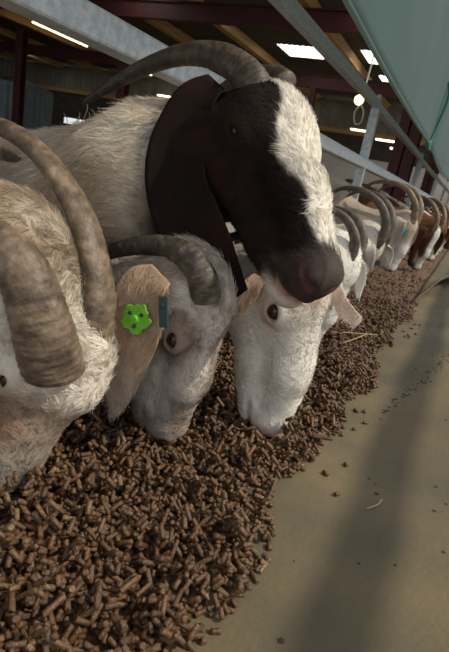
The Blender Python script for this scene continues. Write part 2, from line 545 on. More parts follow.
# ------------------------------------------------------------------ structure: yard, shed, trough
def st(o, label=None): o['kind'] = 'structure'; return o
M_ground = mat('yard_concrete', (.23, .22, .20), rough=.85, col2=(.33, .32, .30), vscale=3, bump=.3)
M_shedfloor = mat('straw_bedding', (.22, .17, .09), rough=.95, col2=(.34, .27, .15), vscale=20, bump=.8)
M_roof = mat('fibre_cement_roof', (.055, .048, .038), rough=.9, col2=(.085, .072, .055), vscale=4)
M_timber = mat('timber_purlin', (.62, .36, .13), rough=.7, col2=(.42, .23, .09), vscale=3, stretch=(6, .5, 6))
M_clad = mat('beige_cladding', (.30, .27, .21), rough=.7, col2=(.22, .19, .15), vscale=2)
M_block = mat('pale_block_wall', (.82, .77, .74), rough=.85, col2=(.68, .63, .60), vscale=1.2)
M_sky = mat('translucent_skylight', (.8, .8, .8), rough=.5, emit=(.93, .95, .88), estr=2.4)
M_tube = mat('fluorescent_tube', (.9, .9, .85), rough=.4, emit=(1.0, .84, .50), estr=4.0)
M_bulb = mat('warm_lamp_glass', (.9, .8, .6), rough=.4, emit=(1.0, .78, .42), estr=2.2)
M_white = mat('white_plastic', (.7, .7, .68), rough=.5)
M_belt = mat('feed_belt', (.175, .134, .074), rough=.72, col2=(.108, .092, .056), vscale=6, bump=.25, bscale=120, detail=8)
M_tarp = mat('green_tarpaulin', (.034, .100, .082), rough=.45, spec=.45, var=.18, vscale=5, bump=.12, bscale=400)
_nt = M_tarp.node_tree; _p = _nt.nodes['Principled BSDF']; _tr = _nt.nodes.new('ShaderNodeBsdfTranslucent'); _mx = _nt.nodes.new('ShaderNodeMixShader')
_tr.inputs[0].default_value = (.62, .70, .67, 1); _mx.inputs[0].default_value = .40
_nt.links.new(_p.outputs[0], _mx.inputs[1]); _nt.links.new(_tr.outputs[0], _mx.inputs[2]); _nt.links.new(_mx.outputs[0], _nt.nodes['Material Output'].inputs[0])
M_hole = mat('daylight_gap', (.8, .8, .8), rough=.6, emit=(.95, .97, 1.0), estr=.9)
M_conc = mat('trough_concrete', (.30, .28, .25), rough=.9, col2=(.22, .20, .18), vscale=6, bump=.3)
M_bin = mat('grey_blue_steel', (.16, .20, .22), rough=.5, metal=.3, var=.2, vscale=3)

def slab(name, lo, hi, m_, kind=True):
    b = MB(); b.box(lo, hi); o = b.build(name, m_)
    if kind: st(o)
    return o
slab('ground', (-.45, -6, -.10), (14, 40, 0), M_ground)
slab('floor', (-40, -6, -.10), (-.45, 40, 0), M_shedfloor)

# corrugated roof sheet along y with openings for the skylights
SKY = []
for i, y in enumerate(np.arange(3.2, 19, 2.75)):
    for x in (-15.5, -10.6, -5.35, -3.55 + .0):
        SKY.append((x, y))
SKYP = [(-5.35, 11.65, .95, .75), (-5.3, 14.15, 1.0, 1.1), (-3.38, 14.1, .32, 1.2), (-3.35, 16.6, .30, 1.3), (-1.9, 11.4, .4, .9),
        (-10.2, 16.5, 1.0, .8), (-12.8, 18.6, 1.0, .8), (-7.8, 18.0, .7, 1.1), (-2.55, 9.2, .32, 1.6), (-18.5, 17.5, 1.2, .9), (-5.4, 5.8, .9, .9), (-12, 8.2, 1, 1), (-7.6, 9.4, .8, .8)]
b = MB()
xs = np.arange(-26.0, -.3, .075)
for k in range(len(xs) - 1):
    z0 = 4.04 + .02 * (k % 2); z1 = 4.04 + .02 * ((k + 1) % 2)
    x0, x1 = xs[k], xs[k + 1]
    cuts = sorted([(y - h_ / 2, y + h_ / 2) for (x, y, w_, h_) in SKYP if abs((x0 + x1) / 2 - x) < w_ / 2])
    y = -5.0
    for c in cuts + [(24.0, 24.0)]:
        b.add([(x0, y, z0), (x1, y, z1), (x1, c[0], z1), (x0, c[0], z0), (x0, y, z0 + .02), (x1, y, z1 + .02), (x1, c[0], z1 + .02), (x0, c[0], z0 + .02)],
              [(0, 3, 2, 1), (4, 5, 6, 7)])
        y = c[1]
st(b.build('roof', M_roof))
for i, (x, y, w_, h_) in enumerate(SKYP):
    b = MB(); b.box((x - w_ / 2, y - h_ / 2, 4.045), (x + w_ / 2, y + h_ / 2, 4.055))
    o = b.build('skylight', M_sky)
    lab_ = {0: 'bright roof light panel directly above the pair beside the top rail', 1: 'wide bright roof light panel above the white blazed goat, next to the top rail',
            2: 'bright roof light panel between the galvanised top rail and the green tarpaulin', 3: 'small bright roof light nearest the tarpaulin edge, above the round lamp'}.get(i)
    tag(o, lab_ or 'translucent white roof light panel deep in the dark shed roof', 'roof light', None if lab_ else 'translucent roof lights')
ORD = ['outermost', 'second', 'third', 'fourth', 'fifth', 'sixth', 'seventh', 'eighth', 'ninth', 'tenth', 'innermost']
for k_, x in enumerate((-.9, -2.2, -3.85, -6.5, -8.5, -11.5, -14.2, -16.8, -19.2, -21.6, -24)):
    b = MB(); b.box((x - .10, -5, 3.82), (x + .10, 22.0, 4.03))
    tag(b.build('roof_purlin', M_timber), 'long timber roof purlin along the shed, %s counted inwards from the feed barrier' % ORD[k_], 'purlin', 'timber roof purlins')
for k_, y in enumerate((.6, 5.6, 10.1, 15.6)):
    b = MB(); b.box((-25, y - .07, 3.46), (-.7, y + .07, 3.49)); b.box((-25, y - .07, 3.79), (-.7, y + .07, 3.82)); b.box((-25, y - .01, 3.49), (-.7, y + .01, 3.79))
    tag(b.build('roof_beam', M_red), 'dark red steel roof beam across the shed, %s from the camera end' % ('first', 'second', 'third', 'fourth')[k_], 'roof beam', 'red steel roof beams')

# end wall
slab('wall_end', (-8.0, 20.0, 0), (-.5, 20.15, 2.05), M_block)
b = MB()
for k, x in enumerate(np.arange(-26, -.5, .16)):
    b.box((x, 20.0 - .03 * (k % 2), 2.95), (x + .16, 20.04, 3.95))
st(b.build('wall_upper', M_clad))
slab('wall_low', (-26.0, 20.0, 0), (-8.0, 20.15, 1.15), M_block)
for x0_, x1_ in ((-26, -8),):
    slab('trim_4', (x0_, 20.04, 1.7), (x1_, 20.10, 2.8), M_roof)
slab('trim_4', (-26, 20.04, 1.15), (-8, 20.10, 1.42), M_roof)
slab('trim_1', (-26, 19.9, 2.80), (-.5, 20.2, 2.95), M_timber)
for x in (-24.5, -22, -19.4, -16.5, -13.6, -11, -8.6):
    slab('trim_2', (x - .45, 20.05, 1.15), (x + .45, 20.12, 2.8), M_roof)
slab('trim_3', (-8.0, 20.02, 2.05), (-.5, 20.1, 2.8), M_roof)
# far side wall
slab('wall_left', (-26.2, -5, 0), (-26.05, 20.1, 3.9), M_clad)

def column(x, y, w_, label, grp='red steel columns'):
    b = MB()
    b.box((x - w_ / 2, y - w_ / 2, 0), (x + w_ / 2, y - w_ / 2 + .02, 3.46)); b.box((x - w_ / 2, y + w_ / 2 - .02, 0), (x + w_ / 2, y + w_ / 2, 3.46))
    b.box((x - .008, y - w_ / 2, 0), (x + .008, y + w_ / 2, 3.46))
    b.box((x - w_ * .8, y - w_ * .8, 0), (x + w_ * .8, y + w_ * .8, .02))
    return tag(b.build('steel_column', M_red), label, 'column', grp)
column(-.78, 5.62, .22, 'wide dark red steel column directly behind the second fence post')
column(-.84, 10.1, .22, 'dark red steel column farther down the fence, half hidden by the green tarp edge')
column(-13.05, 11.9, .24, 'dark red steel column deep in the shed beside the grey corrugated bin')
column(-8.4, 10.8, .22, 'dark red steel column deep in the shed behind the tip of the long dark horn')
column(-5.2, 15.6, .16, 'thin dark red column in front of the pale end wall')

# grey corrugated bin
b = MB()
n_ = 72; V = []; cx, cy, r_ = -14.4, 13.0, 1.15
for z in (.3, 2.05):
    for j in range(n_):
        th = 2 * math.pi * j / n_; rr_ = r_ + .03 * (j % 2)
        V.append((cx + rr_ * math.cos(th), cy + rr_ * math.sin(th), z))
V += [(cx, cy, .3), (cx, cy, 2.35)]
b.add(V, [(j, (j + 1) % n_, n_ + (j + 1) % n_, n_ + j) for j in range(n_)] + [(2 * n_, (j + 1) % n_, j) for j in range(n_)] + [(2 * n_ + 1, n_ + j, n_ + (j + 1) % n_) for j in range(n_)])
for q in range(4):
    th = math.pi / 2 * q + .4
    b.box((cx + math.cos(th) - .05, cy + math.sin(th) - .05, 0), (cx + math.cos(th) + .05, cy + math.sin(th) + .05, .35))
tag(b.build('feed_bin', M_bin), 'grey corrugated metal bin standing beside a red column at the back of the shed', 'feed bin')

# tube lights
for i, (x, y, l) in enumerate([(-13.2, 13.6, 2.4), (-4.25, 14.6, 1.2), (-13.2, 17.9, 1.6)]):
    e = empty('tube_light', (x, y, 3.74), ['long lit fluorescent tube seen just below the near galvanised rail', 'short fluorescent tube beside the widest roof light panel', 'fluorescent tube in the farthest corner of the shed roof'][i], 'tube light', 'fluorescent tube lights')
    b = MB(); b.tube([(x, y - l / 2, 3.79), (x, y + l / 2, 3.79)], .03, n=8); adopt(b.build('tube', M_tube, smooth=True), e)
    b = MB(); b.box((x - .05, y - l / 2, 3.82), (x + .05, y + l / 2, 3.92))
    for yy in (y - l * .35, y + l * .35): b.tube([(x, yy, 3.90), (x, yy, 4.05)], .008, n=6); adopt(b.build('fitting', M_white), e)

# lamp near the fence
e = empty('bulkhead_lamp', (-1.217, 5.0, 1.515), 'round warm lamp with a looped flex beside the first fence post', 'lamp')
b = MB()
pts = [(-1.217, 5.0, 1.515 + .045 * math.cos(t)) for t in np.linspace(0, math.pi, 12)]
b.tube(pts, [max(.004, .045 * math.sin(t)) for t in np.linspace(0, math.pi, 12)], n=16)
adopt(b.build('lamp_globe', M_bulb, smooth=True), e)
b = MB(); b.tube(spline([(-1.2, 5.0, 1.47), (-1.23, 5, 1.40), (-1.20, 5, 1.31), (-1.15, 5, 1.33), (-1.15, 5, 1.42), (-1.19, 5, 1.5), (-1.2, 5.05, 1.7), (-1.2, 5.3, 2.4), (-.95, 5.58, 3.2)], 50), .007, n=6)
adopt(b.build('flex', M_white, smooth=True), e)

# background lamps far away in the shed
for (x, y, z) in [(-3.2, 14.0, 2.3), (-2.5, 14.0, 2.15), (-1.75, 12.0, 1.8), (-6.6, 17.0, 2.9), (-11.6, 15, 2.1), (-10.0, 15.0, 2.6)]:
    e = empty('hanging_light', (x, y, z), 'small lit strip light hanging far down the shed', 'hanging light', 'small hanging lights far down the shed')
    b = MB(); b.box((x - .24, y - .05, z - .02), (x + .24, y + .05, z + .02)); adopt(bevel(b.build('light_strip', M_tube), .015), e)
    b = MB(); b.tube([(x, y, z), (x, y, 4.05)], .004, n=5); adopt(b.build('cord', M_roof), e)

# ------------------------------------------------------------------ feed barrier
fb = empty('feed_barrier', (-.62, 2.95, 0), 'galvanised steel feed barrier with two rails over the goats', 'barrier')
RX = -.62
b = MB(); b.box((RX - .025, -1.5, .832), (RX + .025, 19.9, .882)); adopt(bevel(b.build('lower_rail', M_galv), .005), fb)
b = MB()
for (ya, yb, za, zb) in ((-1.5, 2.98, 1.10, 1.165), (2.98, 5.72, 1.155, 1.165), (5.78, 19.9, 1.15, 1.165)):
    b.tube([(RX, ya, za), (RX, yb, zb)], .028, n=4, up=(1, 0, 1))
adopt(bevel(b.build('top_rail', M_galv), .004), fb)
for y in (.05, 2.98, 5.72, 5.80, 8.5, 11.3, 14.1, 16.9, 19.7):
    b = MB(); b.box((RX - .022, y - .03, 0), (RX + .022, y + .015, 1.09 if y < 1 else 1.145)); b.box((RX - .004, y + .015, 0), (RX + .004, y + .05, 1.145))
    b.tube([(RX, y, 1.14 if y > 1 else 1.08), (RX, y, 1.215)], .012, n=8)
    adopt(b.build('post', M_galv), fb)

# ------------------------------------------------------------------ trough
b = MB()
b.box((-.66, -1.2, 0), (-.56, 19.5, .37)); b.box((-.56, -1.2, .0), (.10, 19.5, .20))
st(b.build('trim_4', M_conc))
# belt lining sheet: rises gently to the right and rolls over the outer kerb
def beltz(x, y):
    base = .262 + np.clip(x + .30, 0, 9) * .13 + .10 * np.clip(x + .02, 0, 9) ** 1.5
    return base + .004 * np.sin(y * 5 + x * 9) + .003 * np.sin(y * 13.7)
xs = np.linspace(-.52, .62, 58); ys = np.concatenate([np.linspace(-.8, 3, 140), np.linspace(3.05, 19.2, 120)])
X, Y = np.meshgrid(xs, ys, indexing='ij'); Z = beltz(X, Y)
ny = len(ys)
def sheet(name, X, Y, Z, th, m_, **k):
    nx, ny = X.shape
    T = np.stack([X, Y, Z], -1).reshape(-1, 3); Bm = T - A(0, 0, th)
    V = np.vstack([T, Bm]); K = nx * ny
    i, j = np.meshgrid(np.arange(nx - 1), np.arange(ny - 1), indexing='ij'); a = (i * ny + j).ravel()
    Q = [np.stack([a, a + ny, a + ny + 1, a + 1], 1), np.stack([K + a, K + a + 1, K + a + ny + 1, K + a + ny], 1)]
    i = np.arange(nx - 1) * ny; j = np.arange(ny - 1)
    Q.append(np.stack([i, K + i, K + i + ny, i + ny], 1)); i2 = i + ny - 1; Q.append(np.stack([i2, i2 + ny, K + i2 + ny, K + i2], 1))
    Q.append(np.stack([j, j + 1, K + j + 1, K + j], 1)); j2 = j + (nx - 1) * ny; Q.append(np.stack([j2, K + j2, K + j2 + 1, j2 + 1], 1))
    return np_mesh(name, V, [np.vstack(Q)], m_, smooth=True)
o = sheet('feed_belt', X, Y, Z, .008, M_belt)
tag(o, 'worn beige rubber belt lining the outer side of the feed trough', 'feed belt')
b = MB(); b.box((.10, -1.2, 0), (.64, 19.5, .24)); st(b.build('trim_5', M_conc))
# second overlapping belt sheet farther on
ys2 = np.linspace(2.25, 19.2, 120); xs2 = np.linspace(-.115, .62, 40)
X, Y = np.meshgrid(xs2, ys2, indexing='ij')
Y = 2.25 + (X + .115) * 5.8 * np.clip(1 - (Y - 2.25) / 6, 0, 1) + (Y - 2.25)
Z = beltz(X, Y) + .016 + .060 * np.exp(-((Y - 2.25 - (X + .115) * 5.8) / .25)) * np.clip((X + .115) * 14, 0, 1)
o = sheet('overlapping_belt', X, Y, Z, .006, M_belt)
tag(o, 'second belt sheet whose lifted near edge overlaps the first farther along the trough', 'feed belt')
# small dark pellet crumbs on the belt
# ------------------------------------------------------------------ added rail out of view, placed to cast the shadow stripe on the belt
S = np.array(SUN_FROM)
tgt = A(.015, 1.0, .32); q = tgt + S * 1.15
ar_ = empty('shadow_rail', (q[0], 1.0, 0), 'added steel rail on posts, out of view, casting the shadow stripe on the belt', 'rail')
b = MB(); b.tube([(q[0], -1.5, q[2]), (q[0], 19.0, q[2])], .026, n=14); adopt(b.build('pole', M_galv, smooth=True), ar_)
for y in (-1.4, 7.5, 18.5):
    b = MB(); b.tube([(q[0], y, 0), (q[0], y, q[2])], .024, n=12); adopt(b.build('post', M_galv, smooth=True), ar_)

# ------------------------------------------------------------------ green tarp curtain
def tarp_edge(y):
    z = 1.0 + .004 * (y - 1)
    return z
ysT = np.concatenate([np.linspace(.2, 6, 150), np.linspace(6.1, 18, 120)])
vs = np.linspace(0, 1, 60)
YY, VV = np.meshgrid(ysT, vs, indexing='ij')
ph = (YY - 3.09) / 2.75
scal = (np.abs(np.sin(math.pi * ph)) ** .8) * np.where(YY < 3.09, .35, 1)
XX = -.300 - .006 * (YY - 1) * 0 + .10 * VV * scal + .05 * np.sin(YY * 2.1 + VV * 3) * VV
fold = .016 * np.sin((YY * 4.5 + VV * 2.0)) * np.clip(VV * 2, 0, 1) + .004 * np.sin(YY * 13 + 3 * VV) * np.clip(VV * 3, 0, 1)
near = np.exp(-((ph - np.round(ph)) * 2.75 / .10) ** 2)
XX = XX + fold - .035 * near * np.exp(-(VV * 4)) - .045 * near * np.exp(-((VV - .21) / .1) ** 2)
ZZ = .998 + .002 * (YY - 1) - .05 * scal * (1 - VV) + .012 + VV * 1.75
nu_, nv_ = YY.shape
T = np.stack([XX, YY, ZZ], -1).reshape(-1, 3)
i, j = np.meshgrid(np.arange(nu_ - 1), np.arange(nv_ - 1), indexing='ij'); a = (i * nv_ + j).ravel()
o = np_mesh('tarpaulin', T, [np.stack([a, a + nv_, a + nv_ + 1, a + 1], 1)], M_tarp)
sm = o.modifiers.new('thickness', 'SOLIDIFY'); sm.thickness = .002
tag(o, 'green tarpaulin curtain hanging along the open side of the shed', 'tarpaulin')
# hem roll + ties
b = MB(); b.tube(np.stack([XX[:, 0], YY[:, 0], ZZ[:, 0]], 1), .006, n=8); o2 = b.build('hem', M_tarp, o, smooth=True)
M_cord = mat('green_cord', (.02, .16, .09), rough=.6)
for y in (3.09, 5.84, 8.59):
    e = empty('tarp_tie', (-.36, y, 1.2), 'white eyelet tie with green cord holding the tarpaulin hem' , 'tie', 'cord ties on the tarpaulin')
    k = int(np.argmin(abs(ysT - y))); x0 = XX[k, 0]; z0 = ZZ[k, 0]; k1 = 12; x1 = XX[k, k1]; z1 = ZZ[k, k1]
    b = MB(); b.tube(spline([(x1 + .02, y, z1), (x0 + .05, y - .01, (z0 + z1) / 2 + .08), (x0 + .035, y + .02, (z0 + z1) / 2 - .06), (x0 + .02, y, z0)], 24), .006, n=8)
    adopt(b.build('cord', M_cord, smooth=True), e)
    for (xx, zz) in ((x0, z0), (x1, z1)):
        b = MB(); th = np.linspace(0, 2 * math.pi, 17)
        b.tube([(xx + .022, y + .02 * math.cos(t), zz + .02 * math.sin(t)) for t in th], .009, n=8)
        adopt(b.build('eyelet', M_white if zz > 1.2 else M_cord, smooth=True), e)
for i, o in enumerate([o for o in COL.objects if o.name.startswith('tarp_tie')]):
    o['label'] = ['green cord tie nearest along the tarpaulin hem with a white eyelet', 'second green cord tie along the tarpaulin hem, beyond the wide red column', 'farthest green cord tie on the tarpaulin hem'][i]
# ------------------------------------------------------------------ goats: colours
def c_tan(lc, p, e):            # the horned goat nearest the camera
    n1 = fbm(p, 28, 2); n2 = fbm(p, 75, 8)
    c = mix((.48, .41, .32), (.34, .26, .18), sstep(.40, .60, n1))
    face = sstep(.22, .45, lc[:, 0])
    c = mix(c, mix((.44, .39, .33), (.20, .175, .15), n2), face)
    rusty = np.exp(-(((lc[:, 0] - .42) / .10) ** 2 + ((lc[:, 2] + .16) / .14) ** 2)) 
    rusty = np.maximum(rusty, np.exp(-(((lc[:, 0] - .25) / .12) ** 2 + ((np.abs(lc[:, 1]) - .14) / .10) ** 2)) * .9)
    c = mix(c, (.36, .19, .09), np.clip(rusty, 0, 1) * (.45 + .5 * n2))
    tuft = sstep(.34, .16, lc[:, 0]) * sstep(-.42, -.25, lc[:, 2]) * sstep(-.2, -.08, lc[:, 0])
    c = mix(c, (.76, .70, .61), tuft * .9)
    c = mix(c, (.30, .22, .20), sstep(.94, 1.0, lc[:, 0]))
    return c * (.82 + .36 * n2)[:, None]
def c_grey(lc, p, e):           # pale grey goat with green tag
    n1 = fbm(p, 30, 12); n2 = fbm(p, 80, 18)
    c = mix((.60, .54, .48), (.36, .29, .24), sstep(.4, .62, n1))
    c = mix(c, (.17, .15, .14), .75 * sstep(.55, .95, lc[:, 0]) * sstep(.02, -.12, lc[:, 2]))
    ey = np.exp(-(((lc[:, 0] - .40) / .13) ** 2 + ((lc[:, 2] + .19) / .11) ** 2)) * (np.abs(lc[:, 1]) > .09)
    c = mix(c, (.20, .15, .125), ey * .85)
    c = mix(c, (.42, .26, .15), .6 * np.exp(-(((lc[:, 0] - .88) / .10) ** 2 + ((lc[:, 2] + .05) / .06) ** 2)))
    nk = sstep(.0, -.3, lc[:, 0]); c = mix(c, (.60, .50, .41), nk * .8)
    ear = mix((.40, .28, .19), (.54, .45, .36), sstep(.48, .38, p[:, 2]) * .9)
    ear = mix(ear, (.30, .18, .10), .5 * sstep(.5, .7, fbm(p, 45, 5)))
    c = c * (1 - e[:, None]) + ear * e[:, None]
    c = np.where((lc[:, 0] > .95)[:, None] & (e < .5)[:, None], c * .45, c)
    return c * (.85 + .30 * n2)[:, None]
def c_boer(lc, p, e):           # dark head, white blaze, white body
    n2 = fbm(p, 60, 21); w = (fbm(p, 24, 25) - .5)
    x, y, z = lc[:, 0], lc[:, 1], lc[:, 2]
    half = np.interp(x, [-.3, -.1, .02, .15, .32, .5, .68, .80, .92], [.0, .06, .085, .055, .10, .085, .055, .045, .02])
    half = np.where(y > 0, half + .12, half)
    d = np.abs(y) - half - w * .07
    front = sstep(-.24, -.17, z + .03 * w)
    white = sstep(.012, -.012, d) * front * sstep(-.2, -.1, x)
    brown = mix((.011, .006, .005), (.026, .010, .006), n2 * sstep(.35, .7, n2 + .2 * np.abs(y)))
    c = mix(brown, (.74, .69, .60), white)
    nose = sstep(.80, .88, x + .5 * (-z - .17) * (z > -.17) + .3 * w)
    c = mix(c, mix((.022, .016, .015), (.075, .050, .043), n2), nose * (z < -.02 + .06 * np.abs(y)) * .95)
    lip = sstep(.86, .92, x) * sstep(-.27, -.30, z)
    c = mix(c, (.42, .27, .23), lip)
    chin = sstep(.82, .88, x) * sstep(-.31, -.35, z)
    c = mix(c, (.62, .55, .47), chin)
    neckw = sstep(-.375, -.43, p[:, 0] + .03 * w)
    cw = mix((.80, .73, .61), (.66, .55, .42), sstep(.4, .7, fbm(p, 14, 3)))
    c = mix(c, cw, neckw * (1 - e))
    ear = mix((.011, .006, .0045), (.025, .010, .0065), sstep(.35, .7, fbm(p, 20, 33)))
    c = c * (1 - e[:, None]) + ear * e[:, None]
    return c * (.85 + .3 * n2)[:, None]
def c_white(lc, p, e):
    n2 = fbm(p, 55, 41); x, y, z = lc[:, 0], lc[:, 1], lc[:, 2]
    c = mix((.80, .76, .69), (.66, .60, .51), sstep(.45, .7, fbm(p, 18, 3)))
    poll = np.exp(-(((x - .10) / .14) ** 2 + ((np.abs(y) - .10) / .12) ** 2)) * sstep(-.4, -.2, z)
    c = mix(c, (.46, .28, .16), poll * .75)
    ey = np.exp(-(((x - .28) / .09) ** 2 + ((z + .19) / .045) ** 2)) * (np.abs(y) > .12)
    c = mix(c, (.50, .30, .25), ey * .75)
    c = mix(c, (.50, .27, .23), sstep(.88, .95, x + .03 * (n2 - .5)) * sstep(-.34, -.26, z) * .9)
    c = mix(c, (.80, .62, .52), e * (y > 0) * .6)
    c = mix(c, (.34, .20, .12), e * (y < 0) * .8)
    return c * (.9 + .2 * n2)[:, None]
def c_far(base, second, scale=9, thr=.5, face=None, blaze=0, headc=None):
    def f(lc, p, e):
        n = fbm(p, scale, 7); x, y, z = lc[:, 0], lc[:, 1], lc[:, 2]
        c = mix(base, second, sstep(thr - .06, thr + .06, n))
        if headc is not None: c = mix(c, headc, sstep(-.30, -.15, x))
        if face is not None: c = mix(c, face, sstep(.35, .55, x))
        if blaze: c = mix(c, (.72, .69, .62), sstep(blaze + .02, blaze - .02, np.abs(y)) * sstep(-.3, -.2, z) * sstep(-.05, .05, x))
        c = mix(c, (.16, .10, .09), sstep(.93, .99, x) * .8)
        return c * (.88 + .25 * fbm(p, 60, 9))[:, None]
    return f

def c_mark(*a, **k):
    g = c_far(*a, **k)
    def f(lc, p, e):
        d = np.linalg.norm((lc - A(.26, -.18, -.12)) * A(1, .6, 1), axis=1) + .06 * (fbm(p, 60, 5) - .5)
        return mix(g(lc, p, e), (.05, .42, .42), sstep(.085, .05, d))
    return f
# ------------------------------------------------------------------ goats: the four near the camera
def tuftlen(lc, p, er):
    t = sstep(.32, .14, lc[:, 0]) * sstep(-.40, -.20, lc[:, 2]) * sstep(.25, .15, np.abs(lc[:, 1]))
    nk = sstep(.05, -.3, lc[:, 0])
    return 1 + .7 * t + .5 * nk
gA = Goat('tan and cream goat at the frame edge with two thick ribbed upswept horns', (-.306, .414, .464), (-.26, -.34, -.86), (1, -.20, 0), .278,
          [(-.86, .20, .60), (-1.30, -.36, .62)], c_tan,
          horns=[dict(path=[(-.345, .380, .450), (-.347, .362, .500), (-.366, .352, .550), (-.402, .345, .574), (-.452, .34, .570), (-.505, .345, .532), (-.53, .35, .48)], r0=.036, ell=.85, rings=34),
                 dict(path=[(-.345, .438, .440), (-.338, .440, .485), (-.347, .445, .530), (-.383, .455, .590), (-.437, .465, .636), (-.501, .475, .668), (-.565, .480, .680), (-.600, .472, .668), (-.575, .46, .650), (-.525, .452, .652), (-.484, .45, .650)], r0=.0225, ell=.72, up=(1, 0, .3), rings=40, tipk=.42)],
          hornkw=dict(c0=(.175, .125, .085), c1=(.045, .034, .028), c2=(.38, .29, .20), amp=.032),
          neck_r=(.060, .085, .10, .12), neckpts=[(-.46, .40, .525), (-.66, .32, .56)],
          ears=[dict(spine=[(-.40, .345, .47), (-.425, .32, .44), (-.44, .305, .40), (-.45, .30, .35)], widthdir=(.9, -.2, .1), widths=(.012, .028, .030, .022, .004))],
          strands=130000, fur_len=.0085, flen=tuftlen, fur_w=.00027)
gB = Goat('pale grey goat wearing a bright green ear tag, muzzle down in the pellets', (-.232, .558, .556), (-.012, .0, -.262), (1, -.02, 0), .252,
          [(-.98, .46, .54), (-1.58, .20, .54)], c_grey,
          horns=[dict(path=[(-.254, .525, .532), (-.258, .516, .558), (-.280, .514, .577), (-.319, .520, .580), (-.363, .516, .569), (-.406, .512, .546), (-.448, .508, .512)], r0=.0205, ell=.9, up=(0, 1, 0)),
                 dict(path=[(-.262, .600, .53), (-.268, .602, .562), (-.305, .607, .587), (-.378, .614, .602), (-.454, .622, .597), (-.515, .63, .575)], r0=.0165, ell=.9, up=(0, 1, 0))],
          hornkw=dict(c0=(.060, .048, .038), c1=(.016, .015, .016), c2=(.20, .16, .12), amp=.022, rings=30),
          neck_r=(.056, .070, .095, .12), neckpts=[(-.44, .568, .460), (-.68, .53, .50)],
          ears=[dict(spine=[(-.300, .496, .552), (-.313, .482, .528), (-.320, .478, .480), (-.326, .478, .42), (-.338, .490, .352)],
                     widthdir=(1, .12, .10), widths=(.018, .032, .038, .040, .033, .021, .005), cup=.12, ruffle=.002),
                dict(spine=[(-.30, .635, .52), (-.325, .650, .48), (-.335, .655, .42), (-.34, .650, .37)], widthdir=(1, -.1, .1), widths=(.015, .03, .034, .026, .005))],
          ex=.34, strands=100000, fur_len=.0080, flen=lambda lc, p, er: 1 + 1.3 * sstep(.05, -.3, lc[:, 0]) + .5 * sstep(.2, .1, lc[:, 0]) * (~er), fur_w=.00032)
gD = Goat('white goat with a tan poll and pink nose, head lowered beneath the dark-headed goat', (-.152, .700, .582), (.022, .0, -.265), (1, -.18, 0), .288,
          [(-.94, 1.02, .54), (-1.42, 1.48, .53)], c_white,
          horns=[dict(path=[(-.215, .672, .565), (-.235, .672, .588), (-.262, .672, .598), (-.30, .672, .59), (-.33, .672, .57)], r0=.014, rings=18),
                 dict(path=[(-.215, .735, .565), (-.235, .74, .588), (-.262, .745, .598), (-.30, .75, .59), (-.33, .755, .57)], r0=.014, rings=18)],
          neck_r=(.058, .072, .095, .12), neckpts=[(-.42, .755, .45), (-.66, .86, .49)],
          ears=[dict(spine=[(-.175, .755, .548), (-.162, .780, .550), (-.150, .785, .530), (-.132, .772, .512), (-.104, .750, .502)], widthdir=(.25, .2, 1), widths=(.009, .010, .009, .011, .013, .010), cup=.35),
                dict(spine=[(-.236, .650, .548), (-.240, .638, .535), (-.243, .634, .515), (-.246, .634, .497)], widthdir=(1, .3, .1), widths=(.010, .013, .013, .010, .004), cup=.3)],
          strands=80000, fur_len=.0072, flen=lambda lc, p, er: 1 + 1.2 * sstep(.05, -.3, lc[:, 0]), fur_w=.00034)
gC = Goat('large dark brown-headed goat with a white blaze, head raised over the others', (-.254, .640, .802), (.170, -.150, -.180), (.90, -.66, 0), .285,
          [(-1.02, .78, .53), (-1.66, .84, .52)], c_boer,
          horns=[dict(path=[(-.272, .622, .765), (-.288, .620, .788), (-.315, .626, .806), (-.356, .634, .818), (-.410, .640, .815), (-.472, .640, .792), (-.530, .640, .760), (-.570, .640, .735)], r0=.0245, ell=.85, up=(0, 1, 0), tipk=.20),
                 dict(path=[(-.275, .695, .80), (-.30, .715, .812), (-.34, .735, .815), (-.39, .755, .80), (-.44, .775, .772), (-.49, .79, .735)], r0=.022, ell=.8, up=(0, 1, 0))],
          hornkw=dict(c0=(.055, .042, .030), c1=(.030, .020, .015), c2=(.16, .12, .08), amp=.018, rings=30),
          nbz=-.33, neck_r=(.080, .095, .105, .12), neckpts=[(-.45, .680, .650), (-.70, .74, .570)],
          ears=[dict(spine=[(-.330, .608, .782), (-.350, .592, .745), (-.352, .578, .69), (-.330, .568, .63), (-.278, .560, .585), (-.226, .570, .538)],
                     widthdir=[(1, .1, .1), (1, .1, .1), (1, .1, .3), (.8, .0, .7)], widths=(.016, .032, .040, .042, .044, .036, .010), cup=.25, ruffle=.003),
                dict(spine=[(-.27, .745, .79), (-.28, .78, .75), (-.28, .79, .69), (-.27, .785, .62), (-.26, .775, .56)], widthdir=(1, .2, .1), widths=(.02, .035, .04, .034, .02, .005))],
          strands=110000, fur_len=.0088, flen=lambda lc, p, er: (1 + 1.9 * sstep(-.40, -.48, p[:, 0])) * np.where(er, .45, 1.0) * np.where((p[:, 0] > -.40) & (np.abs(lc[:, 1]) > .12), .5, 1.0), fur_w=.00034)

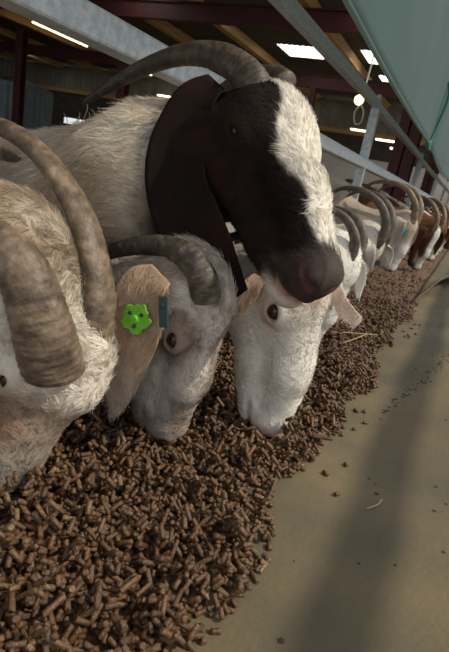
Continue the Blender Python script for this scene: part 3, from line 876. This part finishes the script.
# ear tags of the grey goat
b = MB(); c = A(-.308, .4675, .500); U = unit(A(1, .12, .08)); Wd = A(0, 0, 1); Nn = unit(np.cross(U, Wd)); Nn = Nn if Nn[1] < 0 else -Nn
k = 48; ring = []
th = np.linspace(0, 2 * math.pi, k, endpoint=False)
R = .0175 * (1 + .10 * np.cos(5 * th + .6) + .05 * np.cos(11 * th))
V = [c + Nn * .0015 + R[i] * (U * math.cos(th[i]) + Wd * math.sin(th[i])) for i in range(k)] + [c - Nn * .0015 + R[i] * (U * math.cos(th[i]) + Wd * math.sin(th[i])) for i in range(k)] + [c + Nn * .0022, c - Nn * .0015]
b.add(V, [(i, k + i, k + (i + 1) % k, (i + 1) % k) for i in range(k)] + [(2 * k, i, (i + 1) % k) for i in range(k)] + [(2 * k + 1, k + (i + 1) % k, k + i) for i in range(k)])
b.tube([c + Nn * .001, c + Nn * .006], [.0055, .004], n=14)
tg = b.build('ear_tag', M_tag_green, gB.body); tg['label'] = 'bright green flower-shaped ear tag'
b = MB()
for (a_, z_) in ((-.0075, .006), (.0075, .006), (.0, -.009)):
    q = c + U * a_ + Wd * z_
    b.tube([q + Nn * .0012, q + Nn * .0030], .0026, n=10)
b.build('tag_hole', M_tag_dark, tg)
M_ = Matrix.Translation((-.277, .474, .516)) @ Matrix.Rotation(math.radians(-12), 4, 'Y') @ Matrix.Rotation(math.radians(10), 4, 'Z')
b = MB(); b.box((-.0052, -.0015, -.0180), (.0052, .0015, .0180), M_); b.tube([M_ @ Vector((0, -.001, .008)), M_ @ Vector((0, -.005, .008))], .0028, n=10)
tg = bevel(b.build('ear_tag', M_tag_dark, gB.body), .0008); tg['label'] = 'narrow dark teal ear tag'

# ------------------------------------------------------------------ goats farther along
def far_goat(label, P, yaw, L, colour, hs_=1.0, ew=1.0, tilt=0.0, swing=0.0, horn=True, hornc=None, strands=12000, ears=True, ear_len=.16, hr=.017, fine=.004, body_s=0.0, ps=0.0, earfwd=0.0, back=.74):
    """yaw turns the nose towards the camera, tilt swings the muzzle out (+) or back (-)"""
    P = np.array(P, float)
    n = A(math.cos(yaw), -math.sin(yaw), 0)
    ax = unit(A(0, 0, -1) + n * tilt + A(0, swing, 0))
    n2 = unit(n - ax * n.dot(ax)); lat = np.cross(n2, ax); R = np.stack([ax, lat, n2])
    W = lambda x, y, z: P + L * (np.array([x, y, z]) @ R)
    hs = []
    if horn:
        for sd in (-1, 1):
            hs.append(dict(path=[W(.10, sd * .10, -.08)] + [W(.02 + (a_ - .02) * hs_, sd * (.10 + (b_ - .10) * hs_), -.06 + (c_ + .06) * hs_) for a_, b_, c_ in ((-.02, .10, -.06), (-.22, .13, -.10), (-.42, .17, -.30), (-.48, .22, -.60), (-.40, .28, -.88), (-.22, .33, -1.05))], r0=hr, seg=50, n=14))
    es = []
    if ears:
        for sd in (-1, 1):
            r0 = W(.06, sd * .19, -.18)
            d = lat * sd
            es.append(dict(spine=[r0, r0 + d * .035 + A(earfwd * .3, 0, -.01), r0 + d * .05 + A(earfwd * .7, 0, -ear_len * .45), r0 + d * .045 + A(earfwd, 0, -ear_len)], widthdir=ax * .3 + n2, widths=[.012 * ew, .028 * ew, .034 * ew, .028 * ew, .004], nu=20, nv=9))
    Wt = A(-.88, P[1] + body_s * .4, .63 + ps); Rp = A(-1.48, P[1] + body_s, .63 + ps)
    if back: Wt[2] = Rp[2] = back - .07
    return Goat(label, P, ax, n, L, [Wt, Rp], colour, fine=fine, coarse=.013, horns=hs, hornkw=hornc or {}, ears=es, strands=strands, fur_len=.009, fur_w=.0005,
                neck_r=(.060, .078, .10, .12), neckpts=[P + A(-.24, .0, -.09) * 1.0 + A(0, body_s * .1, 0), A(-.66, P[1] + body_s * .25, .60)])
hgrey = dict(c0=(.105, .085, .068), c1=(.04, .034, .03), c2=(.20, .165, .13))
hbrown = dict(c0=(.22, .15, .09), c1=(.09, .06, .04), c2=(.36, .27, .17))
gE = far_goat('white goat with short dark curved horns feeding just beyond the pink-nosed goat', (-.185, 1.13, .565), .10, .27, c_far((.74, .70, .62), (.60, .53, .43), 10, .6, headc=(.80, .77, .70)), earfwd=.04, tilt=-.10, hornc=hgrey, strands=24000, fine=.0034, body_s=.75, hr=.014, hs_=.55, ear_len=.11, ew=.55)
gF = far_goat('cream goat with one tall sweeping grey horn and a pale drooping ear', (-.215, 1.72, .560), .15, .27, c_far((.76, .68, .55), (.68, .58, .44), 8, .5, headc=(.58, .53, .47)), earfwd=.05, tilt=-.30, hornc=hgrey, strands=24000, body_s=.55, hr=.019, hs_=.80, ear_len=.09, ew=.6)
gG = far_goat('cream goat with a teal paint mark beside its eye and brown swept horns', (-.215, 2.62, .630), .25, .28, c_mark((.76, .70, .58), (.66, .56, .42), 7, .58, headc=(.44, .37, .29), face=(.66, .64, .60)), tilt=-.05, hornc=hbrown, strands=16000, body_s=.25, hr=.02)
gH = far_goat('brown goat with a broad white blaze beyond the teal-marked goat', (-.140, 3.35, .590), .55, .29, c_far((.70, .64, .54), (.60, .50, .38), 6, .6, headc=(.10, .042, .022), blaze=.09), tilt=-.12, hornc=hbrown, strands=14000, hr=.018)
gI = far_goat('brown and white goat with a white face, second beyond the teal-marked goat', (-.13, 4.0, .61), .5, .28, c_far((.12, .05, .028), (.66, .60, .52), 6, .55, headc=(.15, .065, .035), face=(.70, .67, .60)), hornc=hbrown, strands=8000)
gJ = far_goat('dark brown goat with curved horns, third beyond the teal-marked goat', (-.13, 4.55, .60), .4, .28, c_far((.09, .038, .022), (.14, .06, .035), 6, .5, blaze=.05), hornc=hgrey, strands=8000)
lab = ['white-bodied goat with a brown head in the far part of the feeding row', 'reddish brown goat with dark horns far down the feeding row', 'cream and brown patched goat far down the feeding row', 'small pale goat near the vanishing end of the feeding row',
       'dark brown goat among the last of the feeding row', 'white goat with a brown cheek among the last of the feeding row', 'brown goat last but one at the trough end', 'cream goat last in the feeding row']
cols = [c_far((.68, .62, .52), (.60, .52, .40), 6, .5, headc=(.12, .05, .028), blaze=.06), c_far((.16, .065, .035), (.10, .04, .025), 6, .5), c_far((.62, .54, .42), (.14, .06, .035), 4, .5, blaze=.07), c_far((.68, .64, .56), (.60, .55, .45), 6, .5),
        c_far((.10, .045, .028), (.15, .07, .04), 6, .5, blaze=.06), c_far((.72, .68, .60), (.64, .58, .48), 6, .5, headc=(.3, .18, .1), blaze=.1), c_far((.15, .065, .035), (.60, .52, .4), 4, .6), c_far((.66, .6, .5), (.6, .5, .4), 6, .5)]
for i, y in enumerate((5.12, 6.08, 6.62, 7.2, 7.8, 8.45, 9.15, 10.7)):
    far_goat(lab[i], (-.13 + .03 * math.sin(i * 2.1), y, .60 + .03 * math.sin(i * 3.3)), .35 + .2 * math.sin(i), .28, cols[i], hornc=(hbrown if i % 2 else hgrey), strands=4000, fine=.006, tilt=.1 * math.sin(i * 1.7))
# ------------------------------------------------------------------ pellets
def bedz(x, y):
    """top of the pellet bed before the loose pellets"""
    edge = -.112 + .012 * np.sin(y * 7) + .010 * np.sin(y * 17 + 1) + .008 * np.sin(y * 31)
    t = np.clip((edge - x) / .10, 0, 1)
    h = beltz(x, y) * (1 - t) + (.285 + .006 * np.sin(x * 23 + y * 9) + .005 * np.sin(y * 21 - x * 11)) * t
    return np.maximum(h, beltz(x, y) - .001), edge
xs = np.linspace(-.56, -.08, 90); ys = np.concatenate([np.linspace(-.3, 3, 300), np.linspace(3.03, 19.2, 300)])
X, Y = np.meshgrid(xs, ys, indexing='ij'); Z, E_ = bedz(X, Y)
far = np.clip((Y - 1.5) / 1.5, 0, 1)
nz = (fbm(np.stack([X.ravel(), Y.ravel(), X.ravel() * 0], 1), 70, 3, 2).reshape(X.shape) - .5)
Z = np.where(X > E_, Z - .006, Z - .004 + far * .014 + nz * .02 * far)
o = sheet('pellet_bed', X, Y, Z, .004, M_bed)
tag(o, 'deep bed of brown feed pellets filling the trough under the goats', 'feed pellets', kind='stuff')

cell = .0012
GX0, GY0, GX1, GY1 = -.56, .02, -.06, 3.2
nx_, ny_ = int((GX1 - GX0) / cell), int((GY1 - GY0) / cell)
gx = GX0 + (np.arange(nx_) + .5) * cell; gy = GY0 + (np.arange(ny_) + .5) * cell
XX_, YY_ = np.meshgrid(gx, gy, indexing='ij')
H = bedz(XX_, YY_)[0]
def drop(x, y, L, r, yaw):
    c, s_ = math.cos(yaw), math.sin(yaw)
    k = 7; t = np.linspace(-.5, .5, k) * L
    ix = np.clip(((x + c * t - GX0) / cell).astype(int), 0, nx_ - 1); iy = np.clip(((y + s_ * t - GY0) / cell).astype(int), 0, ny_ - 1)
    hh = H[ix, iy]
    # supporting line through the highest sample on each side of the centre
    l = hh[:3].argmax(); rr_ = 4 + hh[4:].argmax()
    sl = (hh[rr_] - hh[l]) / (t[rr_] - t[l]); sl = float(np.clip(sl, -.9, .9))
    z0 = max(hh[l] - sl * t[l], hh[rr_] - sl * t[rr_], (hh - sl * t).max() - .4 * r)
    z0 -= .25 * r
    zc = z0 + r * math.sqrt(1 + sl * sl)
    # stamp
    n_ = int(L / cell) + 2; tt = np.linspace(-.5, .5, n_) * L
    for w in np.arange(-r * .8, r * .81, cell):
        ax_ = x + c * tt - s_ * w; ay_ = y + s_ * tt + c * w
        jx = np.clip(((ax_ - GX0) / cell).astype(int), 0, nx_ - 1); jy = np.clip(((ay_ - GY0) / cell).astype(int), 0, ny_ - 1)
        z = zc + sl * tt + math.sqrt(max(r * r - w * w, 0))
        H[jx, jy] = np.maximum(H[jx, jy], z)
    return zc, sl
PNT = []
rp = np.random.default_rng(5)
def area(n, y0, y1, layers_lift=0):
    k = 0
    while k < n:
        y = rp.uniform(y0, y1)
        e = -.112 + .012 * math.sin(y * 7) + .010 * math.sin(y * 17 + 1) + .008 * math.sin(y * 31)
        x = rp.uniform(-.55, e + .012)
        if x > e - .015 and rp.random() < .5: continue
        L_ = float(np.clip(rp.normal(.0122, .0042), .0055, .024)); r = float(rp.uniform(.0025, .0030))
        yaw = rp.uniform(0, math.pi)
        zc, sl = drop(x, y, L_, r, yaw)
        PNT.append((x, y, zc, L_, r, yaw, math.atan(sl))); k += 1
area(15500, .05, 1.2)
area(7500, 1.2, 2.1)
area(4000, 2.1, 3.2)
for k in range(26):       # strays on the belt
    y = rp.uniform(.3, 2.2); x = -.10 + abs(rp.normal(0, .025)); L_ = rp.uniform(.006, .012); r = .003; yaw = rp.uniform(0, 3)
    PNT.append((x, y, float(beltz(x, y)) + r * .9, L_, r, yaw, 0))
PNT = np.array(PNT)
# one pellet: eight-sided with rough broken ends
def pellet_local(seed, n=9):
    r_ = np.random.default_rng(seed)
    V = []; F = []
    xs_ = [-.5, -.47, -.2, .15, .47, .5]
    for i, x in enumerate(xs_):
        rad = (.62 if i in (0, 5) else 1.0) * (1 + r_.normal(0, .04))
        for j in range(n):
            th = 2 * math.pi * j / n
            rr_ = rad * (1 + r_.normal(0, .05))
            V.append((x + r_.normal(0, .02) * (i in (0, 5)), rr_ * math.cos(th), rr_ * math.sin(th)))
    m_ = len(xs_)
    V += [(-.49 + r_.normal(0, .02), 0, 0), (.49 + r_.normal(0, .02), 0, 0)]
    Q = [(i * n + j, i * n + (j + 1) % n, (i + 1) * n + (j + 1) % n, (i + 1) * n + j) for i in range(m_ - 1) for j in range(n)]
    T_ = [(m_ * n, (j + 1) % n, j) for j in range(n)] + [(m_ * n + 1, (m_ - 1) * n + j, (m_ - 1) * n + (j + 1) % n) for j in range(n)]
    return np.array(V), np.array(Q)[:, ::-1], np.array(T_)[:, ::-1]
VAR = [pellet_local(100 + i) for i in range(10)]
def prot(yaw, pit):
    cy_, sy_, cp, sp = np.cos(yaw), np.sin(yaw), np.cos(pit), np.sin(pit)
    return np.array([[cy_ * cp, -sy_, -cy_ * sp], [sy_ * cp, cy_, -sy_ * sp], [sp, 0, cp]])
def pcol(k):
    r_ = np.random.default_rng(k); t = r_.random()
    c = A(.205, .110, .052) * (1 - t) + A(.130, .066, .031) * t
    if r_.random() < .06: c = A(.27, .17, .085)
    return c * (.85 + .3 * r_.random())
dist = np.linalg.norm(PNT[:, :3] - CAM, axis=1)
# nearest ones in view, those lying on top of the heap
Fv = np.array(_F); Xv = np.array(_X); Yv = np.array(_Y)
rel = PNT[:, :3] - CAM; dz = rel @ Fv; px = 224.5 + 500 * (rel @ Xv) / dz; py = 326 - 500 * (rel @ Yv) / dz
ix = np.clip(((PNT[:, 0] - GX0) / cell).astype(int), 0, nx_ - 1); iy = np.clip(((PNT[:, 1] - GY0) / cell).astype(int), 0, ny_ - 1)
ontop = H[ix, iy] - (PNT[:, 2] + PNT[:, 4]) < .0012
sel = (dz > .1) & (px > 6) & (px < 443) & (py > 0) & (py < 644) & ontop
cand = np.where(sel)[0]; cand = cand[np.argsort(dist[cand])][:300]
M_pmeshes = []
for i, (V, Q, T_) in enumerate(VAR):
    for c_ in range(3):
        Vs = V * A(.0122, .00275, .00275)
        o = np_mesh('pellet_shape', Vs, [Q, T_], M_pellet, np.repeat(pcol(i * 7 + c_)[None], len(V), 0) * (.9 + .2 * noise(V, 3, c_))[:, None])
        M_pmeshes.append(o.data); bpy.data.objects.remove(o)
first = bpy.data.objects.new('feed_pellet', M_pmeshes[0]); COL.objects.link(first)
tag(first, 'loose brown cylindrical feed pellet on top of the near heap', 'feed pellet', 'loose pellets on top of the near heap')
for q_, k in enumerate(cand):
    o = first if q_ == 0 else first.copy()
    if q_: COL.objects.link(o)
    o.data = M_pmeshes[(k * 7) % len(M_pmeshes)]
    x, y, z, L_, r, yaw, pit = PNT[k]
    Rm = Matrix(prot(yaw, pit).tolist()).to_4x4(); Rm.translation = (x, y, z)
    o.matrix_world = Rm @ Matrix.Diagonal((L_ / .0122, r / .00275, r / .00275, 1))
rest = np.setdiff1d(np.arange(len(PNT)), cand)
Vs, Qs, Ts, Cs = [], [], [], []; off = 0
for k in rest:
    V, Q, T_ = VAR[k % 10]
    x, y, z, L_, r, yaw, pit = PNT[k]
    Vs.append((V * A(L_, r, r)) @ prot(yaw, pit).T + A(x, y, z)); Qs.append(Q + off); Ts.append(T_ + off); off += len(V)
    Cs.append(np.repeat(pcol(int(k))[None], len(V), 0))
o = np_mesh('feed_pellets', np.vstack(Vs), [np.vstack(Qs), np.vstack(Ts)], M_pellet, np.vstack(Cs))
tag(o, 'countless brown cylindrical feed pellets heaped along the trough beneath the goats', 'feed pellets', kind='stuff')
# wisps of straw
M_straw = mat('dry_straw', (.42, .32, .17), rough=.7)
for i, (a_, b_) in enumerate([((-.235, .80, .312), (-.205, .845, .313)), ((-.25, 1.35, .312), (-.14, 1.47, .311)), ((-.28, 1.25, .311), (-.23, 1.12, .312)), ((-.2, 1.8, .31), (-.13, 1.72, .311)), ((-.165, 1.45, .311), (-.2, 1.28, .312)), ((-.010, .60, .30), (.004, .635, .302))]):
    a_, b_ = A(*a_), A(*b_)
    if i == 5: a_[2] = float(beltz(a_[0], a_[1])) + .002; b_[2] = float(beltz(b_[0], b_[1])) + .002
    b = MB(); b.tube(spline([a_, (a_ + b_) / 2 + A(.004, -.003, .003), b_], 10), .0011, n=6)
    tag(b.build('straw', M_straw, smooth=True), ['short straw on the pellets beside the jaw of the pink-nosed white goat', 'long straw lying across the pellets near the belt edge', 'straw lying on the pellets beyond the pink-nosed white goat', 'straw on the pellets beneath the grey-horned cream goat', 'crossing straw on the pellets below the tall grey horn', 'single short straw lying on the beige belt'][i], 'straw')
# dark crumbs of broken pellet scattered on the belt
rc = np.random.default_rng(21)
b = MB()
for k in range(150):
    if k < 90:
        t = rc.random(); x = -.045 + .11 * t + rc.normal(0, .004); y = .92 + .55 * t + rc.normal(0, .03)
    else:
        x = rc.uniform(-.10, .12); y = rc.uniform(.35, 2.2)
    r = rc.uniform(.0008, .0026); z = float(beltz(x, y)); a_ = rc.uniform(0, 3)
    V = [(x + r * 1.6 * math.cos(a_ + i * 1.05) * (1 + .3 * rc.random()), y + r * math.sin(a_ + i * 1.05) * 1.8, z) for i in range(6)]
    V += [(x + r * .3, y, z + r * .7)]
    b.add(V, [(i, (i + 1) % 6, 6) for i in range(6)])
o = b.build('pellet_crumbs', mat('dark_crumbs', (.045, .032, .022), rough=.9))
tag(o, 'dark crumbs of broken pellet scattered over the beige belt', 'crumbs', kind='stuff')
# stray straw wisps caught on the back of the dark-headed goat
for i in range(9):
    x = -.66 + .011 * i + rc.uniform(-.01, .01); y = .70 + rc.uniform(-.02, .02); z = .698 + .0035 * i
    a_ = A(x, y, z); d = A(rc.uniform(-.5, .5), rc.uniform(-.4, .4), rc.uniform(.5, 1)) * .035
    b = MB(); b.tube(spline([a_, a_ + d * .6 + A(.006, 0, 0), a_ + d], 8), .0007, n=5)
    tag(b.build('straw_wisp', M_straw, smooth=True), 'fine pale straw wisp caught on the back of the dark-headed goat', 'straw', 'straw wisps on the goat back')
